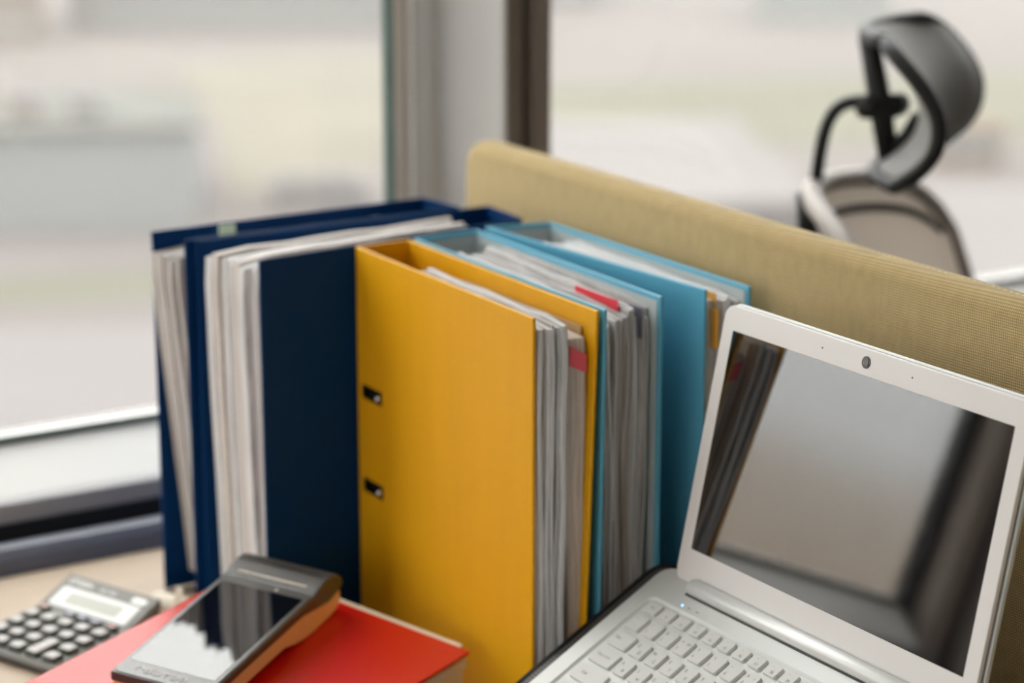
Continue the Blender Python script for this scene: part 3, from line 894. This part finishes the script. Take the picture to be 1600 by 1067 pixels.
# ---- laptop stand
st = empty('laptop_stand', (0.95, LC.y, 0), 0, 'black perforated metal laptop stand tilted under the laptop', 'stand')
MS = frame_mtx(HG - Vector(st.location), hdir, -bdir, bn)
bm = bmesh.new(); prism(bm, rrect(-0.2035, 0.2035, -0.222, 0.014, 0.014, 5), -0.0215, -0.0164, bev=0.001)
pl = link('mesh_plate', bm, 'perforated_metal', st); pl.matrix_local = MS
bm = bmesh.new()
rim = rrect(-0.2035, 0.2035, -0.222, 0.014, 0.014, 5)
rpts = [MS @ Vector((x, y, -0.0185)) for x, y in rim]
tube(bm, rpts + [rpts[0]], 0.0033, 8)
link('rim', bm, 'stand_black', st, smooth=True)
for sx_ in (-0.15, 0.15):
    bm = bmesh.new()
    a = MS @ Vector((sx_, -0.010, -0.022)); f = Vector((a.x + 0.03, a.y, 0.004))
    tube(bm, [a, f], 0.005, 10)
    link('leg', bm, 'stand_black', st, smooth=True)
a = MS @ Vector((0, -0.010, -0.022))
bm = bmesh.new(); tube(bm, [(a.x + 0.03, -0.16, 0.005), (a.x + 0.03, 0.16, 0.005)], 0.005, 10)
link('foot_bar', bm, 'stand_black', st, smooth=True)
bm = bmesh.new(); a = MS @ Vector((0, -0.216, -0.022))
tube(bm, [(a.x, -0.16, max(0.004, a.z - 0.006)), (a.x, 0.16, max(0.004, a.z - 0.006))], 0.004, 8)
link('front_bar', bm, 'stand_black', st, smooth=True)

# ================================================================== RED BOOK
bkP = Vector((0.8818, 1.4705, 0.050))                       # right back corner of the sloping top cover
e1 = Vector((-0.3526, 0.9326, 0.0775)); e2 = Vector((-0.9338, -0.3452, -0.0940)); nbk = e2.cross(e1)
if nbk.z < 0: nbk = -nbk
BW_, BL_ = 0.2285, 0.300
cB = bkP + e1 * BW_ / 2 + e2 * BL_ / 2; cB.z = 0
book = empty('red_book', cB, 0, 'thick red covered book lying under the card terminal', 'book')
def bk(a, b, k, dz=0.0):
    # point of the book: a along the back edge, b towards the front, k = 0 bottom .. 1 top cover
    p = bkP + e1 * a + e2 * b
    return Vector((p.x, p.y, 0.001 + (p.z - 0.001) * k + dz)) - cB
def slab(name, a0, a1, b0, b1, k0, k1, dz0, dz1, material, bev):
    bm = bmesh.new()
    loft(bm, [[bk(a, b, k, dz) for a, b in ((a0, b0), (a1, b0), (a1, b1), (a0, b1))] for k, dz in ((k0, dz0), (k1, dz1))])
    if bev: bmesh.ops.bevel(bm, geom=bm.edges[:], offset=bev, segments=2, profile=0.5, affect='EDGES')
    return link(name, bm, material, book)
slab('front_cover', 0, BW_, 0, BL_, 1, 1, -0.0026, 0.0, 'red_cover', 0.0007)
slab('back_cover', 0, BW_, 0, BL_, 0, 0, 0.0, 0.0024, 'red_cover', 0.0007)
slab('loose_sheet', 0.012, BW_ - 0.002, -0.0055, 0.010, 1, 1, -0.0020, -0.0008, 'cream_paper', 0)
npg = 6
for i in range(npg):
    r_ = random.uniform(-.003, .002)
    slab('page_bundle', 0.010 + r_, BW_ - 0.004, -0.0045 + random.uniform(-.0005, .0005), BL_ - 0.004, i / npg, (i + 0.97) / npg,
         0.0027 * (1 - i / npg) - 0.003 * (i / npg), 0.0027 * (1 - (i + 1) / npg) - 0.003 * ((i + 0.97) / npg), 'cream_paper', 0.0003)

# ================================================================== CARD TERMINAL
tL = Vector((0.829, 0.540, 0.144)).normalized()
tN = Vector((-0.0802, -0.1403, 0.9869)); tN = (tN - tL * tN.dot(tL)).normalized()
tW = tN.cross(tL)
HW, T = 0.0410, 0.030
term = empty('card_terminal', (0, 0, 0), 0, 'handheld card payment terminal with a glossy screen lying on the red book', 'terminal')
term.matrix_world = frame_mtx(Vector((0.6178, 1.5365, 0.068)) - tW * HW - tN * T, tL, tW, tN)
def side_extrude(name, prof, hw, material, bev, parent=term, seg=3):
    bm = bmesh.new()
    prism(bm, prof, -hw, hw, bev=bev, seg=seg, mtx=Matrix(((1, 0, 0, 0), (0, 0, 1, 0), (0, 1, 0, 0), (0, 0, 0, 1))))
    return link(name, bm, material, parent)
dark = [(0.0, T - .0072), (0.0, T), (0.158, T), (0.167, T + .0030), (0.177, T + .0045), (0.188, T + .0038), (0.196, T), (0.2015, T - .006), (0.2025, T - .011), (0.197, T - .0145), (0.180, T - .0165), (0.160, T - .0125), (0.140, T - .0082)]
side_extrude('upper_shell', dark, HW, 'terminal_dark', 0.0020)
body = [(0.002, T - .0195), (0.0012, T - .0076), (0.140, T - .0086), (0.160, T - .0129), (0.180, T - .0169), (0.196, T - .0150), (0.1995, T - .0165), (0.1985, T - .0255), (0.192, T - .0300), (0.183, T - .0311), (0.158, T - .0311), (0.144, T - .0300), (0.130, T - .0272), (0.112, T - .0215), (0.020, T - .0205)]
side_extrude('lower_body', body, HW - 0.0012, 'terminal_body', 0.0015)
MT = Matrix.Translation((0, 0, T))
bm = bmesh.new(); prism(bm, rrect(0.0015, 0.1575, -HW + .0018, HW - .0018, 0.0065, 6), -0.0008, 0.0007, bev=0.0004, mtx=MT)
gl_ = link('glass_bezel', bm, 'terminal_bezel', term)
bm = bmesh.new(); prism(bm, rrect(0.0190, 0.1480, -HW + .0055, HW - .0055, 0.0012, 3), 0.0005, 0.0009, mtx=MT)
link('screen', bm, 'terminal_glass', gl_)
bm = bmesh.new(); prism(bm, [(0.1525 + .0013 * math.cos(a), -0.010 + .0013 * math.sin(a)) for a in [2 * math.pi * i / 12 for i in range(12)]], 0.0005, 0.0011, mtx=MT)
tag(link('camera_dot', bm, 'white_print', gl_), 'tiny pale front camera dot')
text('logo', 'ЭВОТОР', 0.0076, MT @ Matrix.Translation((0.0100, 0.004, 0.00110)) @ Matrix.Rotation(R(-90), 4, 'Z') @ Matrix.Scale(1.35, 4, Vector((1, 0, 0))), 'terminal_text', gl_, 'CENTER', 0.00022)
bm = bmesh.new(); box(bm, 0.1635, 0.1650, -0.030, 0.031, T + 0.0012, T + 0.0030)
tag(link('paper_slit', bm, 'slit_cream', term), 'pale receipt paper slit')
bm = bmesh.new(); box(bm, 0.1815, 0.1825, -0.033, 0.033, T + 0.002, T + 0.0045)
link('lid_seam', bm, 'terminal_black', term)

# ================================================================== CALCULATOR
cw = Vector((0.3665, -0.930, 0)); cl = Vector((0.930, 0.3665, 0))
c0 = Vector((0.633, 1.710, 0)) + cw * (-0.096)
calc = empty('calculator', c0, math.atan2(cw.y, cw.x), 'grey desktop calculator with a raised display, beside the red book', 'calculator')
CW, CL = 0.106, 0.1215
def cz(l): return 0.0095 + 0.005 * l / 0.082 if l <= 0.082 else 0.0145 + 0.0165 * (l - 0.082) / 0.0395
prof = [(0.0, 0.0075), (0.002, 0.0095), (0.082, 0.0145), (0.1205, 0.0310), (0.1215, 0.0290), (0.1215, 0.0235), (0.085, 0.0085), (0.0, 0.0045)]
yzx = Matrix(((0, 0, 1, 0), (1, 0, 0, 0), (0, 1, 0, 0), (0, 0, 0, 1)))
bm = bmesh.new(); prism(bm, prof, 0, CW, bev=0.0012, mtx=yzx); link('body', bm, 'calc_body', calc)
prof = [(0.001, 0.0005), (0.001, 0.0046), (0.085, 0.0086), (0.1205, 0.0233), (0.1205, 0.0005)]
bm = bmesh.new(); prism(bm, prof, 0.001, CW - 0.001, bev=0.0006, mtx=yzx); link('underside', bm, 'calc_base', calc)
ta = math.atan2(0.0165, 0.0385)
MD = frame_mtx(Vector((0, 0.082, 0.0145)), Vector((1, 0, 0)), Vector((0, math.cos(ta), math.sin(ta))), Vector((0, -math.sin(ta), math.cos(ta))))
bm = bmesh.new(); prism(bm, rrect(0.008, 0.098, 0.0045, 0.0275, 0.002, 4), -0.0003, 0.0007, bev=0.0003, mtx=MD)
fr_ = link('display_frame', bm, 'calc_frame', calc)
bm = bmesh.new(); prism(bm, rrect(0.021, 0.083, 0.0095, 0.0225, 0.0006, 3), 0.0005, 0.0009, mtx=MD)
link('display', bm, 'calc_lcd', fr_)
text('maker_lettering', 'CITIZEN', 0.0072, MD @ Matrix.Translation((0.0075, 0.0340, 0.0006)), 'white_print', calc, 'LEFT', 0.00015)
text('type_lettering', 'SDC-805', 0.0050, MD @ Matrix.Translation((0.044, 0.0335, 0.0006)), 'white_print', calc, 'LEFT')
bm = bmesh.new(); prism(bm, rrect(0.082, 0.098, 0.0300, 0.0365, 0.0022, 4), -0.0002, 0.0006, mtx=MD)
link('badge', bm, 'white_print', calc)
tk = math.atan2(0.005, 0.080)
MK = frame_mtx(Vector((0, 0.002, 0.0095)), Vector((1, 0, 0)), Vector((0, math.cos(tk), math.sin(tk))), Vector((0, -math.sin(tk), math.cos(tk))))
def ckey(cx, cy, wx_, wy_, top, lg=None):
    bm = bmesh.new()
    a, b, c_ = rrect(cx - wx_ / 2, cx + wx_ / 2, cy - wy_ / 2, cy + wy_ / 2, 0.0022, 3), rrect(cx - wx_ / 2 + .0008, cx + wx_ / 2 - .0008, cy - wy_ / 2 + .0008, cy + wy_ / 2 - .0008, 0.002, 3), None
    loft(bm, [[(x, y, -0.0005) for x, y in a], [(x, y, 0.0030) for x, y in a], [(x, y, 0.0040) for x, y in b]])
    bmesh.ops.transform(bm, matrix=MK, verts=bm.verts[:])
    kob = link('key', bm, 'calc_key', calc)
    bm = bmesh.new(); prism(bm, rrect(cx - wx_ / 2 + .0018, cx + wx_ / 2 - .0018, cy - wy_ / 2 + .0018, cy + wy_ / 2 - .0018, 0.0016, 3), 0.0038, 0.0043, mtx=MK)
    link('key_cap', bm, top, kob)
    if lg: text('legend', lg, 0.006, MK @ Matrix.Translation((cx, cy, 0.0045)), 'white_print', kob)
P_ = 0.0197
rows = [('0', '00', '.', None, '='), ('1', '2', '3', 'TALL', '-'), ('4', '5', '6', 'x', '÷'), ('7', '8', '9', '%', '√')]
for r_, rw in enumerate(rows):
    for c_, t_ in enumerate(rw):
        cx = 0.0138 + c_ * P_; cy = 0.0105 + r_ * 0.0172
        if t_ is None: continue
        if t_ == 'TALL': ckey(cx, cy - 0.0086, 0.0145, 0.0300, 'calc_key_top', '+')
        else: ckey(cx, cy, 0.0150, 0.0125, 'calc_key_top', t_)
for c_, m_ in enumerate(('calc_key_red', 'calc_key_blue', 'calc_key_blue', 'calc_key_blue', 'calc_key_red')):
    ckey(0.0138 + [0, 1.55, 2.3, 3.05, 4.0][c_] * P_, 0.0755, 0.0125, 0.0070, m_)

# ---- small roll of receipt paper by the binders
rl = empty('paper_roll', (0.772, 1.776, 0), R(-62), 'small cream roll of receipt paper between calculator and navy binders', 'paper roll')
bm = bmesh.new()
RR = 0.0105
seg = 24
def ring(x, r): return [(x, r * math.cos(2 * math.pi * i / seg), RR + r * math.sin(2 * math.pi * i / seg)) for i in range(seg)]
loft(bm, [ring(-0.016, 0.004), ring(-0.016, RR - .0003), ring(0.016, RR - .0003), ring(0.016, 0.004), ring(-0.016, 0.004)], True, False)
link('roll', bm, 'receipt_paper', rl, smooth=False)
bm = bmesh.new()
pth = smooth_path([(0.0, -RR + .0002, RR), (0.0, -RR - .0006, 0.022), (0, -RR + 0.001, 0.034)], 5)
loft(bm, [[(-0.004 + p.x + 0.017, p.y, p.z), (0.003 + p.x + 0.017, p.y, p.z), (0.003 + p.x + 0.017, p.y + .0005, p.z), (-0.004 + p.x + 0.017, p.y + .0005, p.z)] for p in pth])
link('loose_end', bm, 'receipt_paper', rl)

# ================================================================== OFFICE CHAIR
fa = math.atan2(-0.305, 0.952) - R(32)
chr_ = empty('office_chair', (1.655, 1.620, FZ), fa, 'grey mesh office chair with a black curved headrest beyond the partition', 'chair')
Z0 = -FZ
# headrest pad: curved sheet with thickness, local x = forward, y = width
prof = [(-0.180, 0.447), (-0.167, 0.438), (-0.150, 0.422), (-0.134, 0.402), (-0.125, 0.380), (-0.127, 0.355), (-0.142, 0.334), (-0.168, 0.314)]
pp = smooth_path([(x, 0, z) for x, z in prof], 3)
def headrest_sheet(hw, off_f, off_b, nw=12):
    loopsF, loopsB = [], []
    n = len(pp)
    for j in range(nw + 1):
        v = -1 + 2 * j / nw
        rowF, rowB = [], []
        for i, p in enumerate(pp):
            t = i / (n - 1)
            tn = (pp[min(i + 1, n - 1)] - pp[max(i - 1, 0)]).normalized()
            nr = Vector((-tn.z, 0, tn.x))
            if nr.x < 0: nr = -nr
            shrink = 1 - 0.26 * abs(2 * t - 1) ** 4
            xb = -0.034 * (1 - v * v)
            base = Vector((p.x + xb, v * hw * shrink, p.z + Z0))
            rowF.append(base + nr * off_f); rowB.append(base + nr * off_b)
        loopsF.append(rowF); loopsB.append(rowB)
    return loopsF, loopsB
def closed_sheet(bm, F, B):
    nw, n = len(F), len(F[0])
    vf = [[bm.verts.new(p) for p in r] for r in F]; vb = [[bm.verts.new(p) for p in r] for r in B]
    for j in range(nw - 1):
        for i in range(n - 1):
            bm.faces.new((vf[j][i], vf[j][i + 1], vf[j + 1][i + 1], vf[j + 1][i]))
            bm.faces.new((vb[j][i], vb[j + 1][i], vb[j + 1][i + 1], vb[j][i + 1]))
    for j in range(nw - 1):
        for i in (0, n - 1):
            bm.faces.new((vf[j][i], vf[j + 1][i], vb[j + 1][i], vb[j][i]))
    for i in range(n - 1):
        for j in (0, nw - 1):
            bm.faces.new((vf[j][i], vf[j][i + 1], vb[j][i + 1], vb[j][i]))
F, B = headrest_sheet(0.132, 0.006, -0.002)
bm = bmesh.new(); closed_sheet(bm, F, B); link('headrest_pad', bm, 'chair_pad', chr_, smooth=True)
F, B = headrest_sheet(0.136, 0.0, 0.0)
edge = [r for r in F[0]] + [F[j][-1] for j in range(1, len(F))] + [p for p in F[-1][::-1]][1:] + [F[j][0] for j in range(len(F) - 2, -1, -1)]
bm = bmesh.new(); tube(bm, edge, 0.0075, 10, cap=True); link('headrest_frame', bm, 'chair_black', chr_, smooth=True)
# headrest post, joint and bracket
bm = bmesh.new(); tube(bm, [(-0.214, 0, Z0 + 0.440), (-0.200, 0, Z0 + 0.375), (-0.190, 0, Z0 + 0.322)], [0.010, 0.0115, 0.010], 10)
link('headrest_post', bm, 'chair_black', chr_, smooth=True)
bm = bmesh.new(); tube(bm, [(-0.186, 0, Z0 + 0.330), (-0.172, 0, Z0 + 0.345), (-0.160, 0, Z0 + 0.365)], 0.009, 8)
link('headrest_clip', bm, 'chair_black', chr_, smooth=True)
bm = bmesh.new(); tube(bm, [(-0.212, -0.018, Z0 + 0.374), (-0.204, 0, Z0 + 0.374), (-0.188, 0.0, Z0 + 0.374), (-0.184, 0.014, Z0 + 0.374)], 0.012, 10)
link('headrest_joint', bm, 'chair_black', chr_, smooth=True)
bm = bmesh.new()
tube(bm, smooth_path([(-0.262, 0, Z0 + 0.270), (-0.258, 0, Z0 + 0.315), (-0.252, 0, Z0 + 0.350), (-0.240, 0, Z0 + 0.370), (-0.220, 0, Z0 + 0.377), (-0.196, 0, Z0 + 0.374)], 5), 0.0065, 10)
link('headrest_bracket', bm, 'chair_black', chr_, smooth=True)
# backrest: wrapped mesh sheet
NV, NH = 14, 16
def backpt(v, t):
    """v -1..1 across, t 0 top .. 1 bottom"""
    hw = 0.222 * (1 - 0.10 * t * t)
    zt = 0.290 - 0.030 * v * v - 0.050 * abs(v) ** 7
    z = zt + (-0.27 - zt) * t
    x = -0.262 + 0.105 * abs(v) ** 1.7 + 0.055 * math.sin(t * math.pi * 0.9) + 0.02 * t
    return Vector((x, v * hw, z + Z0))
F = [[backpt(-1 + 2 * j / NH, i / NV) + Vector((0.0025, 0, 0)) for i in range(NV + 1)] for j in range(NH + 1)]
B = [[p - Vector((0.005, 0, 0)) for p in r] for r in F]
bm = bmesh.new(); closed_sheet(bm, F, B); link('backrest_mesh', bm, 'chair_mesh', chr_, smooth=True)
edge = [backpt(-1 + 2 * j / 24, 0) for j in range(25)] + [backpt(1, i / 14) for i in range(1, 15)] + [backpt(1 - 2 * j / 24, 1) for j in range(1, 25)] + [backpt(-1, 1 - i / 14) for i in range(1, 15)]
bm = bmesh.new(); tube(bm, edge, 0.010, 10); link('backrest_frame', bm, 'chair_frame', chr_, smooth=True)
bm = bmesh.new(); tube(bm, smooth_path([(-0.268, 0, Z0 + 0.285), (-0.255, 0, Z0 + 0.12), (-0.235, 0, Z0 - 0.1), (-0.22, 0, Z0 - 0.28), (-0.10, 0, Z0 - 0.345)], 5), [0.012] * 21, 10)
link('spine_bar', bm, 'chair_black', chr_, smooth=True)
edge = [backpt((-1 + 2 * j / 24) * 0.90, 0.055) + Vector((0.001, 0, 0)) for j in range(25)]
bm = bmesh.new(); tube(bm, edge, 0.0045, 8); link('backrest_gap_line', bm, 'chair_black', chr_, smooth=True)  # black tube in place of the dark gap between frame and mesh
# seat, arms, column, base
bm = bmesh.new(); prism(bm, rrect(-0.20, 0.28, -0.24, 0.24, 0.08, 8), Z0 - 0.33, Z0 - 0.26, bev=0.02, seg=4)
link('seat', bm, 'chair_seat', chr_, smooth=True)
bm = bmesh.new(); cyl(bm, 0, 0, 0.085, Z0 - 0.331, 0.025, 16); link('gas_column', bm, 'chair_black', chr_, smooth=False)
for k in range(5):
    a = 2 * math.pi * k / 5 + 0.3
    bm = bmesh.new(); tube(bm, [(0.02 * math.cos(a), 0.02 * math.sin(a), 0.095), (0.30 * math.cos(a), 0.30 * math.sin(a), 0.068)], [0.024, 0.014], 8)
    leg = link('base_arm', bm, 'chair_black', chr_, smooth=True)
    bm = bmesh.new()
    c_, s_ = math.cos(a), math.sin(a)
    tube(bm, [(0.29 * c_ - 0.02 * -s_, 0.29 * s_ - 0.02 * c_, 0.027), (0.29 * c_ + 0.02 * -s_, 0.29 * s_ + 0.02 * c_, 0.027)], 0.027, 14)
    link('caster', bm, 'chair_black', leg, smooth=True)
for s_ in (-1, 1):
    bm = bmesh.new(); tube(bm, smooth_path([(0.0, s_ * 0.20, Z0 - 0.31), (0.0, s_ * 0.275, Z0 - 0.30), (0.0, s_ * 0.285, Z0 - 0.2), (0.0, s_ * 0.285, Z0 - 0.105)], 4), 0.014, 8)
    ar = link('arm_post', bm, 'chair_black', chr_, smooth=True)
    bm = bmesh.new(); prism(bm, rrect(-0.12, 0.13, s_ * 0.285 - 0.04, s_ * 0.285 + 0.04, 0.03, 5), Z0 - 0.105, Z0 - 0.08, bev=0.006)
    link('arm_pad', bm, 'chair_black', ar, smooth=True)
